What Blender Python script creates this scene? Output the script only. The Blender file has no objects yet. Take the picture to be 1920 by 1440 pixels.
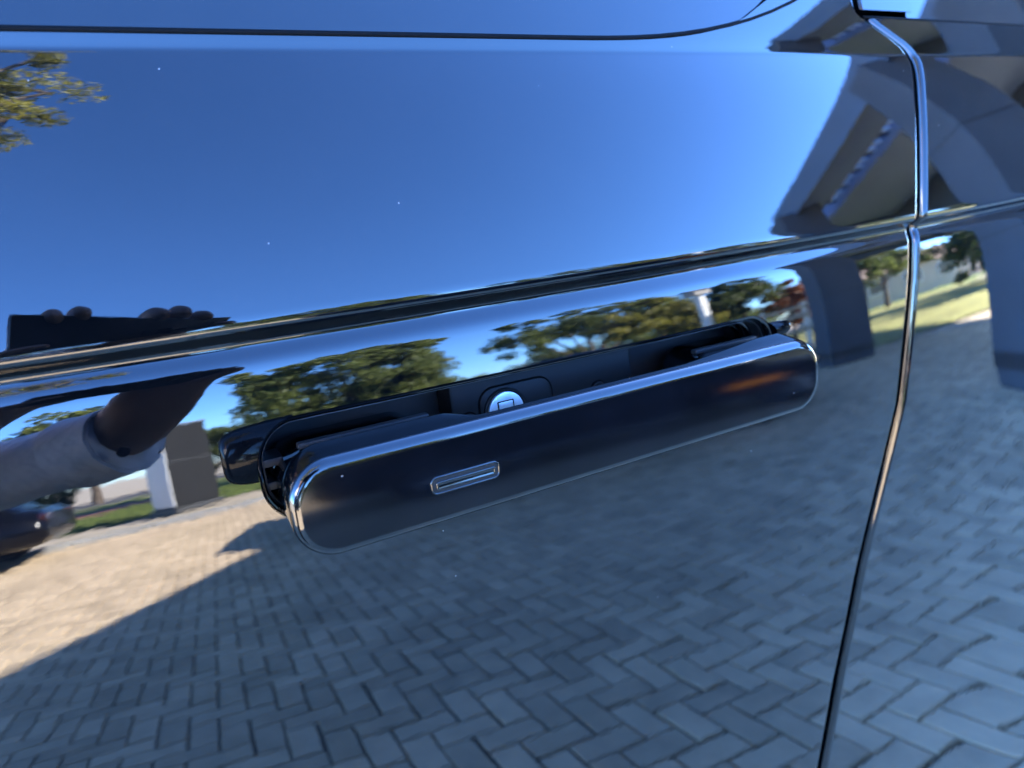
import bpy, bmesh, math, random
import numpy as np
from mathutils import Vector, Matrix
from mathutils.geometry import delaunay_2d_cdt

random.seed(7)
RNG = np.random.default_rng(11)
R = math.radians
scene = bpy.context.scene
COL = scene.collection

# ------------------------------------------------------------------ camera
YAW, PITCH = R(60.81), R(24.219)
CAM = Vector((-0.0368, -0.2684, 1.1271))
FW = Vector((math.cos(YAW) * math.cos(PITCH), math.sin(YAW) * math.cos(PITCH), -math.sin(PITCH)))
RT = FW.cross(Vector((0, 0, 1))).normalized()
UP = RT.cross(FW)
cd = bpy.data.cameras.new('camera')
cam = bpy.data.objects.new('camera', cd)
COL.objects.link(cam)
cam.matrix_world = Matrix(((RT.x, UP.x, -FW.x, CAM.x), (RT.y, UP.y, -FW.y, CAM.y), (RT.z, UP.z, -FW.z, CAM.z), (0, 0, 0, 1)))
cd.sensor_width = 36
cd.lens = 36 * 1345 / 1920
cd.clip_start = 0.005
cd.clip_end = 2000
cd.dof.use_dof = True
cd.dof.focus_distance = 0.325
cd.dof.aperture_fstop = 7.5
scene.camera = cam

# ------------------------------------------------------------------ world, sun, exposure
SUN_EL = R(31.9)
SUN_AZ = math.atan2(0.82, 0.57)          # clockwise from +Y towards +X
w = bpy.data.worlds.new('World')
scene.world = w
w.use_nodes = True
nt = w.node_tree
sky = nt.nodes.new('ShaderNodeTexSky')
sky.sky_type = 'NISHITA'
sky.sun_disc = False
sky.sun_elevation = SUN_EL
sky.sun_rotation = SUN_AZ
sky.altitude = 1500
sky.air_density = 1.0
sky.dust_density = 0.9
sky.ozone_density = 10.0
gam = nt.nodes.new('ShaderNodeGamma')
gam.inputs[1].default_value = 1.17
nt.links.new(sky.outputs[0], gam.inputs[0])
nt.links.new(gam.outputs[0], nt.nodes['Background'].inputs[0])
nt.nodes['Background'].inputs[1].default_value = 0.108
sl = bpy.data.lights.new('sun', 'SUN')
sl.energy = 4.4
sl.angle = R(0.55)
sl.color = (1.0, 0.97, 0.93)
so = bpy.data.objects.new('sun', sl)
COL.objects.link(so)
sdir = Vector((math.sin(SUN_AZ) * math.cos(SUN_EL), math.cos(SUN_AZ) * math.cos(SUN_EL), math.sin(SUN_EL)))
so.rotation_euler = sdir.to_track_quat('Z', 'Y').to_euler()
so.location = sdir * 50
scene.view_settings.view_transform = 'Standard'
scene.view_settings.look = 'None'
scene.view_settings.exposure = 5.3
scene.view_settings.gamma = 1.0
scene.cycles.max_bounces = 8
scene.cycles.caustics_reflective = False
scene.cycles.caustics_refractive = False

# ------------------------------------------------------------------ helpers
def mesh_obj(name, verts, faces, mat=None, parent=None, smooth=False, normals=None, kind=None):
    m = bpy.data.meshes.new(name)
    m.from_pydata([tuple(v) for v in verts], [], [tuple(f) for f in faces])
    m.update()
    if smooth:
        m.polygons.foreach_set('use_smooth', [True] * len(m.polygons))
    if normals is not None:
        m.normals_split_custom_set_from_vertices([tuple(n) for n in normals])
    o = bpy.data.objects.new(name, m)
    COL.objects.link(o)
    if mat:
        m.materials.append(mat)
    if parent is not None:
        o.parent = parent
        base = Vector(parent.location)
        p = parent
        while p.parent is not None:
            p = p.parent
            base = base + Vector(p.location)
        if not p.get('local'):
            o.location = -base
    if kind:
        o['kind'] = kind
    return o

def tag(o, label, cat, group=None):
    o['label'] = label
    o['category'] = cat
    if group:
        o['group'] = group
    return o

def empty(name, loc=(0, 0, 0), rz=0, local=False):
    o = bpy.data.objects.new(name, None)
    COL.objects.link(o)
    o.location = loc
    o.rotation_euler = (0, 0, rz)
    o.empty_display_size = 0.1
    if local:
        o['local'] = 1
    return o

def sharp(o, ang=35):
    m = o.data
    m.polygons.foreach_set('use_smooth', [True] * len(m.polygons))
    m.set_sharp_from_angle(angle=R(ang))
    return o

class G:
    """collects vertices and faces of one mesh"""
    def __init__(s):
        s.v = []
        s.f = []
    def add(s, vs, fs):
        b = len(s.v)
        s.v += [Vector(v) for v in vs]
        s.f += [tuple(b + i for i in f) for f in fs]
        return b
    def box(s, c, size, rot=None):
        c = Vector(c)
        x, y, z = (q / 2 for q in size)
        pts = [Vector((a * x, b * y, d * z)) for a in (-1, 1) for b in (-1, 1) for d in (-1, 1)]
        if rot is not None:
            pts = [rot @ p for p in pts]
        s.add([c + p for p in pts], [(0, 1, 3, 2), (4, 6, 7, 5), (0, 4, 5, 1), (2, 3, 7, 6), (0, 2, 6, 4), (1, 5, 7, 3)])
    def bbox(s, c, size, b=0.01, rot=None):
        """box with chamfered edges"""
        bm = bmesh.new()
        bmesh.ops.create_cube(bm, size=1)
        for v in bm.verts:
            v.co = Vector((v.co.x * size[0], v.co.y * size[1], v.co.z * size[2]))
        bmesh.ops.bevel(bm, geom=bm.edges[:], offset=b, segments=2, affect='EDGES', profile=0.6)
        bm.verts.ensure_lookup_table()
        c = Vector(c)
        vs = [c + ((rot @ v.co) if rot is not None else v.co) for v in bm.verts]
        s.add(vs, [[v.index for v in f.verts] for f in bm.faces])
        bm.free()
    def tube(s, pts, rad, n=8, cap=True):
        pts = [Vector(p) for p in pts]
        if not hasattr(rad, '__len__'):
            rad = [rad] * len(pts)
        rings = []
        a = None
        for i, p in enumerate(pts):
            d = (pts[min(i + 1, len(pts) - 1)] - pts[max(i - 1, 0)]).normalized()
            if a is None:
                a = d.orthogonal().normalized()
            else:
                a = (a - d * a.dot(d)).normalized()
            b2 = d.cross(a)
            base = len(s.v)
            for k in range(n):
                t = 2 * math.pi * k / n
                s.v.append(p + (a * math.cos(t) + b2 * math.sin(t)) * rad[i])
            rings.append(base)
        for r0, r1 in zip(rings[:-1], rings[1:]):
            for k in range(n):
                s.f.append((r0 + k, r0 + (k + 1) % n, r1 + (k + 1) % n, r1 + k))
        if cap:
            s.f.append(tuple(rings[0] + k for k in reversed(range(n))))
            s.f.append(tuple(rings[-1] + k for k in range(n)))
    def rings(s, loops, close=False, cap0=False, cap1=False):
        """skin between closed loops with equal counts"""
        base = [s.add(l, []) for l in loops]
        n = len(loops[0])
        for b0, b1 in zip(base[:-1], base[1:]):
            for k in range(n):
                s.f.append((b0 + k, b0 + (k + 1) % n, b1 + (k + 1) % n, b1 + k))
        if cap0:
            s.f.append(tuple(base[0] + k for k in reversed(range(n))))
        if cap1:
            s.f.append(tuple(base[-1] + k for k in range(n)))
    def make(s, name, mat=None, parent=None, smooth=False, kind=None):
        return mesh_obj(name, s.v, s.f, mat, parent, smooth, None, kind)

# ------------------------------------------------------------------ materials
def new_mat(name):
    m = bpy.data.materials.new(name)
    m.use_nodes = True
    return m, m.node_tree, m.node_tree.nodes['Principled BSDF']

def mat(name, col, rough=0.5, metal=0.0, spec=0.5, noise=None, bump=None, ior=1.5, coat=0.0):
    """plain procedural material: colour varied by noise, optional noise bump"""
    m, t, b = new_mat(name)
    b.inputs['Roughness'].default_value = rough
    b.inputs['Metallic'].default_value = metal
    b.inputs['IOR'].default_value = ior
    b.inputs['Specular IOR Level'].default_value = spec
    b.inputs['Coat Weight'].default_value = coat
    b.inputs['Coat Roughness'].default_value = 0.03
    tc = t.nodes.new('ShaderNodeTexCoord')
    sc, amt = noise or (3.0, 0.15)
    n = t.nodes.new('ShaderNodeTexNoise')
    n.inputs['Scale'].default_value = sc
    n.inputs['Detail'].default_value = 5
    t.links.new(tc.outputs['Object'], n.inputs['Vector'])
    r = t.nodes.new('ShaderNodeValToRGB')
    r.color_ramp.elements[0].position = 0.3
    r.color_ramp.elements[1].position = 0.7
    r.color_ramp.elements[0].color = tuple(c * (1 - amt) for c in col) + (1,)
    r.color_ramp.elements[1].color = tuple(min(1, c * (1 + amt)) for c in col) + (1,)
    t.links.new(n.outputs['Fac'], r.inputs['Fac'])
    t.links.new(r.outputs['Color'], b.inputs['Base Color'])
    if bump:
        bs, st, dist = bump
        n2 = t.nodes.new('ShaderNodeTexNoise')
        n2.inputs['Scale'].default_value = bs
        n2.inputs['Detail'].default_value = 4
        t.links.new(tc.outputs['Object'], n2.inputs['Vector'])
        bp = t.nodes.new('ShaderNodeBump')
        bp.inputs['Strength'].default_value = st
        bp.inputs['Distance'].default_value = dist
        t.links.new(n2.outputs['Fac'], bp.inputs['Height'])
        t.links.new(bp.outputs['Normal'], b.inputs['Normal'])
    return m

def paint(name, rough=0.0, peel=0.0000065, peel_scale=260, dust=1.0, grain=0.0, base=(0.0006, 0.0007, 0.0009), ior=1.5):
    """black clear-coated paint: orange peel in the coat, a few settled dust specks"""
    m, t, b = new_mat(name)
    L = t.links.new
    tc = t.nodes.new('ShaderNodeTexCoord')
    mp = t.nodes.new('ShaderNodeMapping')
    mp.inputs['Scale'].default_value = (0.55, 1, 1)
    L(tc.outputs['Object'], mp.inputs['Vector'])
    n = t.nodes.new('ShaderNodeTexNoise')
    n.inputs['Scale'].default_value = peel_scale
    n.inputs['Detail'].default_value = 1.5
    L(mp.outputs[0], n.inputs['Vector'])
    bp = t.nodes.new('ShaderNodeBump')
    bp.inputs['Strength'].default_value = 1.0
    bp.inputs['Distance'].default_value = peel
    L(n.outputs['Fac'], bp.inputs['Height'])
    nrm = bp.outputs['Normal']
    n3 = t.nodes.new('ShaderNodeTexNoise')
    n3.inputs['Scale'].default_value = 38
    n3.inputs['Detail'].default_value = 1
    L(mp.outputs[0], n3.inputs['Vector'])
    b3 = t.nodes.new('ShaderNodeBump')
    b3.inputs['Strength'].default_value = 1.0
    b3.inputs['Distance'].default_value = peel * 4.2
    L(n3.outputs['Fac'], b3.inputs['Height'])
    L(nrm, b3.inputs['Normal'])
    nrm = b3.outputs['Normal']
    if grain:
        g = t.nodes.new('ShaderNodeTexNoise')
        g.inputs['Scale'].default_value = 2600
        g.inputs['Detail'].default_value = 2
        L(tc.outputs['Object'], g.inputs['Vector'])
        b2 = t.nodes.new('ShaderNodeBump')
        b2.inputs['Strength'].default_value = 1.0
        b2.inputs['Distance'].default_value = grain
        L(g.outputs['Fac'], b2.inputs['Height'])
        L(nrm, b2.inputs['Normal'])
        nrm = b2.outputs['Normal']
    L(nrm, b.inputs['Normal'])
    b.inputs['Roughness'].default_value = rough
    b.inputs['IOR'].default_value = ior
    # dust specks: tiny spots at sparse cell centres
    v = t.nodes.new('ShaderNodeTexVoronoi')
    v.inputs['Scale'].default_value = 75
    L(tc.outputs['Object'], v.inputs['Vector'])
    lt = t.nodes.new('ShaderNodeMath')
    lt.operation = 'LESS_THAN'
    lt.inputs[1].default_value = 0.027
    L(v.outputs['Distance'], lt.inputs[0])
    sep = t.nodes.new('ShaderNodeSeparateColor')
    L(v.outputs['Color'], sep.inputs[0])
    g2 = t.nodes.new('ShaderNodeMath')
    g2.operation = 'LESS_THAN'
    g2.inputs[1].default_value = 0.55 * dust
    L(sep.outputs[0], g2.inputs[0])
    mu = t.nodes.new('ShaderNodeMath')
    mu.operation = 'MULTIPLY'
    L(lt.outputs[0], mu.inputs[0])
    L(g2.outputs[0], mu.inputs[1])
    mx = t.nodes.new('ShaderNodeMix')
    mx.data_type = 'RGBA'
    fn_ = t.nodes.new('ShaderNodeTexNoise')
    fn_.inputs['Scale'].default_value = 22
    fn_.inputs['Detail'].default_value = 8
    fn_.inputs['Roughness'].default_value = 0.7
    L(tc.outputs['Object'], fn_.inputs['Vector'])
    fr_ = t.nodes.new('ShaderNodeValToRGB')
    fr_.color_ramp.elements[0].position = 0.42
    fr_.color_ramp.elements[1].position = 0.72
    fr_.color_ramp.elements[0].color = base + (1,)
    fr_.color_ramp.elements[1].color = tuple(c * 2.4 for c in base) + (1,)
    L(fn_.outputs['Fac'], fr_.inputs['Fac'])
    L(fr_.outputs['Color'], mx.inputs['A'])
    mx.inputs['B'].default_value = (0.12, 0.11, 0.10, 1)
    L(mu.outputs[0], mx.inputs['Factor'])
    L(mx.outputs['Result'], b.inputs['Base Color'])
    return m

M_PAINT = paint('black_paint')
M_HANDLE = paint('handle_face_black', rough=0.075, peel=0.000004, dust=3.0, grain=0.0000035, base=(0.0009, 0.001, 0.0014), ior=1.27)
M_HREFL = paint('handle_reflection_black', rough=0.06, dust=1.0, ior=1.12)  # near-black, imitates the handle's own reflection in the door
M_TRIM = paint('gloss_black_trim', rough=0.03, peel=0.000003, dust=1.2)
M_GLASS = paint('tinted_glass', peel=0.0000005, dust=0.5, base=(0.0008, 0.001, 0.001), ior=1.52)
M_PLASTIC = mat('satin_black_plastic', (0.0018, 0.0017, 0.0019), 0.5, spec=0.16, noise=(40, 0.25), bump=(900, 0.25, 0.00003))
M_RUBBER = mat('black_rubber', (0.0012, 0.0012, 0.0013), 0.7, spec=0.06)
M_SEAL = mat('grey_seal', (0.012, 0.011, 0.011), 0.5)
M_CAVITY = mat('dark_cavity', (0.0016, 0.0016, 0.002), 0.55, spec=0.25)
M_LOCK = mat('zinc_lock_face', (0.42, 0.45, 0.47), 0.42, metal=0.85, noise=(160, 0.18), bump=(600, 0.25, 0.00004))
M_SLOT = mat('lock_groove', (0.0006, 0.0006, 0.0006), 0.8, spec=0.03)

# ------------------------------------------------------------------ door surface: a swept cross-section
ZH = 0.98
KN = [(-700, -6), (-450, 7.5), (-250, 9), (-120, 10.5), (-50, 12), (-15, 13), (10, 14.2), (20, 15.2), (30, 16.6), (34, 17.8), (36.5, 21), (38.5, 28),
      (40.2, 35), (41.5, 36), (43, 30), (43.8, 12), (44.8, 5), (45.6, -14), (46.4, -36), (47, -38), (50, -38), (50.8, -34), (51.8, -8), (52.6, 5), (53.9, 9.5), (55.2, 18), (57.5, 20.8), (66, 21.4), (75, 21.9), (90, 22.9), (110, 24.6),
      (130, 27), (148, 30), (150, 30), (151, 21), (152, 12), (154, 11), (166, 13), (200, 18), (500, 26)]
_z = np.array([k[0] for k in KN]) / 1000
_p = np.radians([k[1] for k in KN])
_zs = np.arange(-0.7, 0.5, 0.0001)
_ps = np.interp(_zs, _z, _p)
_ker = np.ones(9) / 9
_ps2 = np.convolve(np.pad(_ps, 4, mode='edge'), _ker, 'valid')
_ys = np.concatenate([[0], np.cumsum(np.tan((_ps2[1:] + _ps2[:-1]) / 2) * np.diff(_zs))])
_ys -= np.interp(0, _zs, _ys)
RX = 5.0
def PHI(z):
    return float(np.interp(z - ZH, _zs, _ps2))
TW = 0.17                                   # twist: the lower body faces up a little more towards the rear
def _wt(z):
    d = max(0.0, -(z - ZH + 0.04))
    return (-(d * d) / 0.30, d / 0.15) if d < 0.15 else (-(d - 0.075), 1.0)
def SY(x, z):
    return float(np.interp(z - ZH, _zs, _ys)) + (x - 0.14) ** 2 / (2 * RX) + TW * max(x - 0.02, -0.1) * _wt(z)[0]
def SP(x, z):
    return Vector((x, SY(x, z), z))
def SN(x, z):
    p = PHI(z)
    w0, w1 = _wt(z)
    fx = (x - 0.14) / RX + (TW * w0 if x > -0.08 else 0.0)
    fz = math.tan(p) + TW * max(x - 0.02, -0.1) * w1
    return Vector((fx, -1.0, fz)).normalized()

PH0 = R(13)
T0 = Vector((0, math.sin(PH0), math.cos(PH0)))
N0 = Vector((0, -math.cos(PH0), math.sin(PH0)))
O0 = Vector((0, 0, ZH))
def HP(x, t, h, pull=0.0):
    """point in the tilted frame of the handle: along, up the slope, outward; pull = horizontal travel"""
    return O0 + Vector((x, 0, 0)) + T0 * t + N0 * h + Vector((0, -pull, 0))

def rrect(x0, x1, t0, t1, r, nc=14, ns=10, inset=0.0):
    """closed rounded rectangle, counter-clockwise, always the same number of points"""
    x0 += inset; x1 -= inset; t0 += inset; t1 -= inset
    r = max(r - inset, 0.0004)
    r = min(r, (x1 - x0) / 2 - 1e-5, (t1 - t0) / 2 - 1e-5)
    out = []
    cs = [(x1 - r, t1 - r, 0), (x0 + r, t1 - r, 90), (x0 + r, t0 + r, 180), (x1 - r, t0 + r, 270)]
    for i, (cx, ct, a) in enumerate(cs):
        for k in range(nc + 1):
            q = R(a + 90 * k / nc)
            out.append((cx + r * math.cos(q), ct + r * math.sin(q)))
        nx = cs[(i + 1) % 4]
        q = R(nx[2])
        ex, et = nx[0] + r * math.cos(q), nx[1] + r * math.sin(q)
        lx, lt = out[-1]
        for k in range(1, ns):
            out.append((lx + (ex - lx) * k / ns, lt + (et - lt) * k / ns))
    return out

# shut line between the doors: x as a function of height
_sz = np.array([-0.75, -0.33, -0.249, -0.176, -0.118, -0.069, -0.012, 0.015, 0.045, 0.055, 0.088, 0.12, 0.140, 0.149, 0.157, 0.164, 0.174, 0.19, 0.5])
_sx = np.array([0.22, 0.329, 0.350, 0.374, 0.398, 0.418, 0.427, 0.431, 0.434, 0.4355, 0.444, 0.453, 0.459, 0.460, 0.448, 0.428, 0.401, 0.392, 0.405])
_fz = np.arange(-0.75, 0.5, 0.001)
_fx = np.interp(_fz, _sz, _sx)
_k = np.hanning(13); _k /= _k.sum()
_fx = np.convolve(np.pad(_fx, 6, mode='edge'), _k, 'valid')
def XS(z):
    return float(np.interp(z - ZH, _fz, _fx))

# top of the waist rail (bottom edge of the glass)
def ZTOP_F(x):
    s = min(max((x - 0.175) / 0.215, 0), 1)
    return ZH + 0.1565 + 0.045 * s ** 2.6
def ZTOP_R(x):
    return ZH + 0.172

zrows = np.concatenate([np.linspace(-0.62, -0.30, 12, endpoint=False), np.linspace(-0.30, -0.06, 26, endpoint=False), np.linspace(-0.06, 0.030, 46, endpoint=False),
                        np.linspace(0.030, 0.060, 61, endpoint=False), np.linspace(0.060, 0.148, 40, endpoint=False), np.linspace(0.148, 0.156, 17)]) + ZH
ZL = zrows[-1]

car = empty('car', (0.0, 0.9, 0.0))
tag(car, 'glossy black car side filling the picture, with an extended flush door handle', 'car')

# --- front door skin with the handle opening
OX0, OX1, OT0, OT1, ORAD = -0.0045, 0.2905, -0.0305, 0.0148, 0.0185
hole = rrect(OX0, OX1, OT0, OT1, ORAD, nc=16, ns=14)
hole_xz = [(x, ZH + t * math.cos(PH0)) for x, t in hole]
def in_hole(x, z, grow=0.0):
    t = (z - ZH) / math.cos(PH0)
    cx, ct = (OX0 + OX1) / 2, (OT0 + OT1) / 2
    hx, ht = (OX1 - OX0) / 2 - ORAD, (OT1 - OT0) / 2 - ORAD
    dx, dt = max(abs(x - cx) - hx, 0), max(abs(t - ct) - ht, 0)
    return math.hypot(dx, dt) < ORAD + grow
GAP = 0.0070
def edge_x(x, z):
    """x of a grid column at height z: near the shut line the columns follow it"""
    w_ = max(0.0, 1 - (0.43 - x) / 0.25)
    return x + (XS(z) - GAP - 0.43) * w_
ZA, ZB = ZH - 0.060, ZH + 0.030
def front_door():
    cols = sorted(set(np.round(np.concatenate([np.linspace(-0.92, -0.20, 14), np.linspace(-0.18, 0.43, 52)]), 5)))
    nx = len(cols)
    verts, norms, faces = [], [], []
    def put(x, z):
        verts.append(SP(x, z)); norms.append(SN(x, z))
        return len(verts) - 1
    def grid(rows):
        b = len(verts)
        for r_ in rows:
            for x in cols:
                z = r_(x) if callable(r_) else r_
                put(edge_x(x, z), z)
        for j in range(len(rows) - 1):
            for i in range(nx - 1):
                a = b + j * nx + i
                faces.append((a, a + 1, a + 1 + nx, a + nx))
    nr = 10
    def railrow(j):
        return lambda x: ZL + (ZTOP_F(x) - ZL) * j / nr
    grid([z for z in zrows if z < ZA + 1e-7])
    grid([z for z in zrows if z > ZB - 1e-7] + [railrow(j) for j in range(1, nr + 1)])
    # the band with the opening is triangulated around it
    K = 4.0
    pts = []
    mid = [z for z in zrows if ZA - 1e-7 < z < ZB + 1e-7]
    for z in mid:
        for x in cols:
            xx = edge_x(x, z)
            if not in_hole(xx, z, 0.0014):
                pts.append(Vector((xx, z * K)))
    for g_ in (0.0016, 0.004):
        lp = rrect(OX0 - g_, OX1 + g_, OT0 - g_, OT1 + g_, ORAD + g_, nc=16, ns=14)
        pts += [Vector((x, (ZH + t * math.cos(PH0)) * K)) for x, t in lp]
    h0 = len(pts)
    pts += [Vector((p[0], p[1] * K)) for p in hole_xz]
    n = len(hole_xz)
    edges = [(h0 + i, h0 + (i + 1) % n) for i in range(n)]
    v2, e2, f2, _, _, _ = delaunay_2d_cdt(pts, edges, [], 0, 1e-7)
    b = len(verts)
    for v in v2:
        put(v.x, v.y / K)
    for f in f2:
        c = sum((v2[i] for i in f), Vector((0, 0))) / len(f)
        if in_hole(c.x, c.y / K, -1e-5) or c.x > XS(c.y / K) - GAP + 1e-6:
            continue
        f = tuple(b + i for i in f)
        p0, p1, p2 = verts[f[0]], verts[f[1]], verts[f[2]]
        faces.append(f if (p1 - p0).cross(p2 - p0).dot(norms[f[0]]) > 0 else tuple(reversed(f)))
    # rolled rear edge
    zz = list(zrows) + [railrow(j)(0.43) for j in range(1, nr + 1)]
    rr = 0.0036
    b1 = len(verts)
    ks = 6
    for z in zz:
        x = edge_x(0.43, z)
        p, nn = SP(x, z), SN(x, z)
        for k in range(ks + 2):
            th = R(90) * min(k, ks) / ks
            q = p + Vector((1, 0, 0)) * rr * math.sin(th) - nn * rr * (1 - math.cos(th))
            if k > ks:
                q = q - nn * 0.014
            verts.append(q)
            norms.append((nn * math.cos(th) + Vector((1, 0, 0)) * math.sin(th)).normalized())
    m = ks + 2
    for j in range(len(zz) - 1):
        for k in range(m - 1):
            a = b1 + j * m + k
            faces.append((a, a + 1, a + 1 + m, a + m))
    return mesh_obj('front_door', verts, faces, M_PAINT, car, True, norms)
fdoor = front_door()

def rear_door():
    us = np.concatenate([np.linspace(0, 0.5, 40), np.linspace(0.53, 1.25, 14)])
    nr = 9
    zz = list(zrows)
    verts, norms, faces = [], [], []
    ks, rr = 10, 0.0046
    def bulge(x, z):
        # swelling of the haunch towards the wheel arch
        d = max(0.0, x - 0.50)
        g = math.exp(-((z - ZH + 0.42) / 0.16) ** 2)
        return -0.011 * (1 - math.exp(-(d / 0.26) ** 2)) * g
    def P(x, z):
        p = SP(x, z)
        p.y += bulge(x, z)
        return p
    def Nn(x, z):
        e = 1e-3
        a = P(x + e, z) - P(x - e, z)
        if x <= 0.50:
            return SN(x, z)
        b = P(x, z + e) - P(x, z - e)
        n = a.cross(b).normalized()
        return n
    full = [(z, None) for z in zz] + [(None, j / nr) for j in range(1, nr + 1)]
    cols = [('e', k) for k in range(ks + 1, -1, -1)] + [('u', u) for u in us[1:]]
    for z, s in full:
        if z is None:
            z = ZL + (ZTOP_R(0) - ZL) * s
        x0 = XS(z) + GAP * 1.15
        for kind, q in cols:
            if kind == 'u':
                verts.append(P(x0 + q, z)); norms.append(Nn(x0 + q, z))
            else:
                p, nn = P(x0, z), Nn(x0, z)
                th = R(90) * min(q, ks) / ks
                r = p - Vector((1, 0, 0)) * rr * math.sin(th) - nn * rr * (1 - math.cos(th))
                if q > ks:
                    r = r - nn * 0.014
                verts.append(r)
                norms.append((nn * math.cos(th) - Vector((1, 0, 0)) * math.sin(th)).normalized())
    m = len(cols)
    for j in range(len(full) - 1):
        for k in range(m - 1):
            a = j * m + k
            faces.append((a, a + 1, a + 1 + m, a + m))
    return mesh_obj('rear_door', verts, faces, M_PAINT, car, True, norms)
rdoor = rear_door()

# --- dark structure behind the skins, so the gap and the cavity look into the car
g = G()
for x0, x1, z0, z1 in ((-1.0, 1.66, 0.36, 0.55), ):
    g.box(((x0 + x1) / 2, 0.55, 0.86), (x1 - x0, 0.88, 0.96))
bf = g.make('body_frame', M_RUBBER, car)
# jamb strip right behind the shut line
g = G()
row = [[], []]
for z in np.linspace(ZH - 0.60, ZH + 0.17, 60):
    x = XS(z)
    for i, dx in enumerate((-0.02, 0.02)):
        row[i].append(SP(x + dx, z) - SN(x, z) * 0.013)
for j in range(59):
    g.add([row[0][j], row[1][j], row[1][j + 1], row[0][j + 1]], [(0, 1, 2, 3)])
g.make('door_seal', M_RUBBER, car)

# --- glass and waist seals
PHG = R(24)
def glass(name, x0, x1, ztop, dz, dy, mat_, nx=40, fr=None):
    verts, norms, faces = [], [], []
    xs = np.linspace(x0, x1, nx)
    nn = Vector((0, -math.cos(PHG), math.sin(PHG)))
    for j in range(9):
        for x in xs:
            z0 = ztop(x) + dz
            z = z0 + j * 0.05
            y = SY(x, ZH + 0.16) + dy + (z - (ZH + 0.16)) * math.tan(PHG)
            verts.append((x, y, z)); norms.append(nn)
    for j in range(8):
        for i in range(nx - 1):
            a = j * nx + i
            faces.append((a, a + 1, a + 1 + nx, a + nx))
    return mesh_obj(name, verts, faces, mat_, car, True, norms)
glass('front_window', -0.95, 0.382, lambda x: ZTOP_F(x) - 0.006, 0.0, 0.003, M_GLASS)
glass('rear_window', 0.462, 1.62, ZTOP_R, -0.006, 0.004, M_GLASS)
# pillar trim between the windows
g = G()
def pil(x0, x1, name, off):
    v = []
    for j in range(12):
        z = ZH + 0.177 + j * 0.035
        y = SY(0.4, ZH + 0.16) + off + (z - (ZH + 0.16)) * math.tan(PHG)
        sh = (z - ZH - 0.177) * -0.05
        q = [(x0 + sh, y + 0.012, z), (x0 + sh, y + 0.0015, z), (x0 + sh + 0.0015, y, z), (x1 + sh - 0.0015, y, z), (x1 + sh, y + 0.0015, z), (x1 + sh, y + 0.012, z)]
        v.append(q)
    gg = G()
    for a, b in zip(v[:-1], v[1:]):
        for k in range(5):
            gg.add([a[k], a[k + 1], b[k + 1], b[k]], [(0, 1, 2, 3)])
    gg.add(v[0], [(0, 1, 2, 3, 4, 5)])
    return gg.make(name, M_TRIM, car)
pil(0.388, 0.399, 'window_frame', -0.001)
pil(0.405, 0.458, 'pillar_trim', -0.001)
# waist seals along the glass
def seal(name, x0, x1, ztop, r):
    gg = G()
    pts = []
    for x in np.linspace(x0, x1, 80):
        z = ztop(x)
        p = SP(x, z)
        pts.append(p + Vector((0, 0.0012, r * 0.6)))
    gg.tube(pts, r, 8)
    return gg.make(name, M_RUBBER, car, True)
seal('waist_seal', -0.94, 0.385, ZTOP_F, 0.0014)
seal('waist_seal', 0.405, 1.60, ZTOP_R, 0.0009)

# --- handle opening: rolled rim, seal, tub
def hole_ring(inset, depth):
    """ring at a distance inside the opening and a depth below the door surface"""
    base = rrect(OX0, OX1, OT0, OT1, ORAD, nc=16, ns=14)
    ins = rrect(OX0, OX1, OT0, OT1, ORAD, nc=16, ns=14, inset=inset)
    out = []
    for (bx, bt), (x, t) in zip(base, ins):
        z = ZH + t * math.cos(PH0)
        zb = ZH + bt * math.cos(PH0)
        p = SP(x, z) if inset < 0.003 else HP(x, t, 0)
        yb = SP(bx, zb).y - HP(bx, bt, 0).y
        if inset >= 0.003:
            p = p + Vector((0, yb * 0.7, 0))
        out.append(p - N0 * depth)
    return out
rim = G()
rr = 0.0024
loops = []
for k in range(9):
    th = R(90) * k / 8
    loops.append(hole_ring(rr * math.sin(th), rr * (1 - math.cos(th))))
loops.append(hole_ring(0.0024, 0.0075))
rim.rings(loops)
o = rim.make('handle_rim', M_TRIM, car, True)
recess = G()
recess.rings([hole_ring(0.0024, 0.0072), hole_ring(0.0036, 0.0076), hole_ring(0.0038, 0.036)], cap1=True)
tub = recess.make('handle_recess', M_CAVITY, car)
sharp(tub, 30)
s = G()
s.rings([hole_ring(0.0026, 0.0055), hole_ring(0.0034, 0.0056), hole_ring(0.0034, 0.0064), hole_ring(0.0026, 0.0066)])
s.make('seal_ring', M_SEAL, tub)
# ledges inside the cavity around its left end
for d_, ins_ in ((0.013, 0.0052), (0.020, 0.0068)):
    s = G()
    s.rings([hole_ring(0.0037, d_), hole_ring(ins_, d_ + 0.0004), hole_ring(ins_, d_ + 0.004), hole_ring(0.0037, d_ + 0.005)])
    sharp(s.make('ledge', M_TRIM, tub), 30)
for t_ in (-0.004, -0.014):
    s = G()
    s.bbox(HP(0.004, t_, -0.016), (0.014, 0.016, 0.0034), 0.0006, Matrix.Rotation(-PH0, 3, 'X'))
    sharp(s.make('rib', M_CAVITY, tub))
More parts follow.
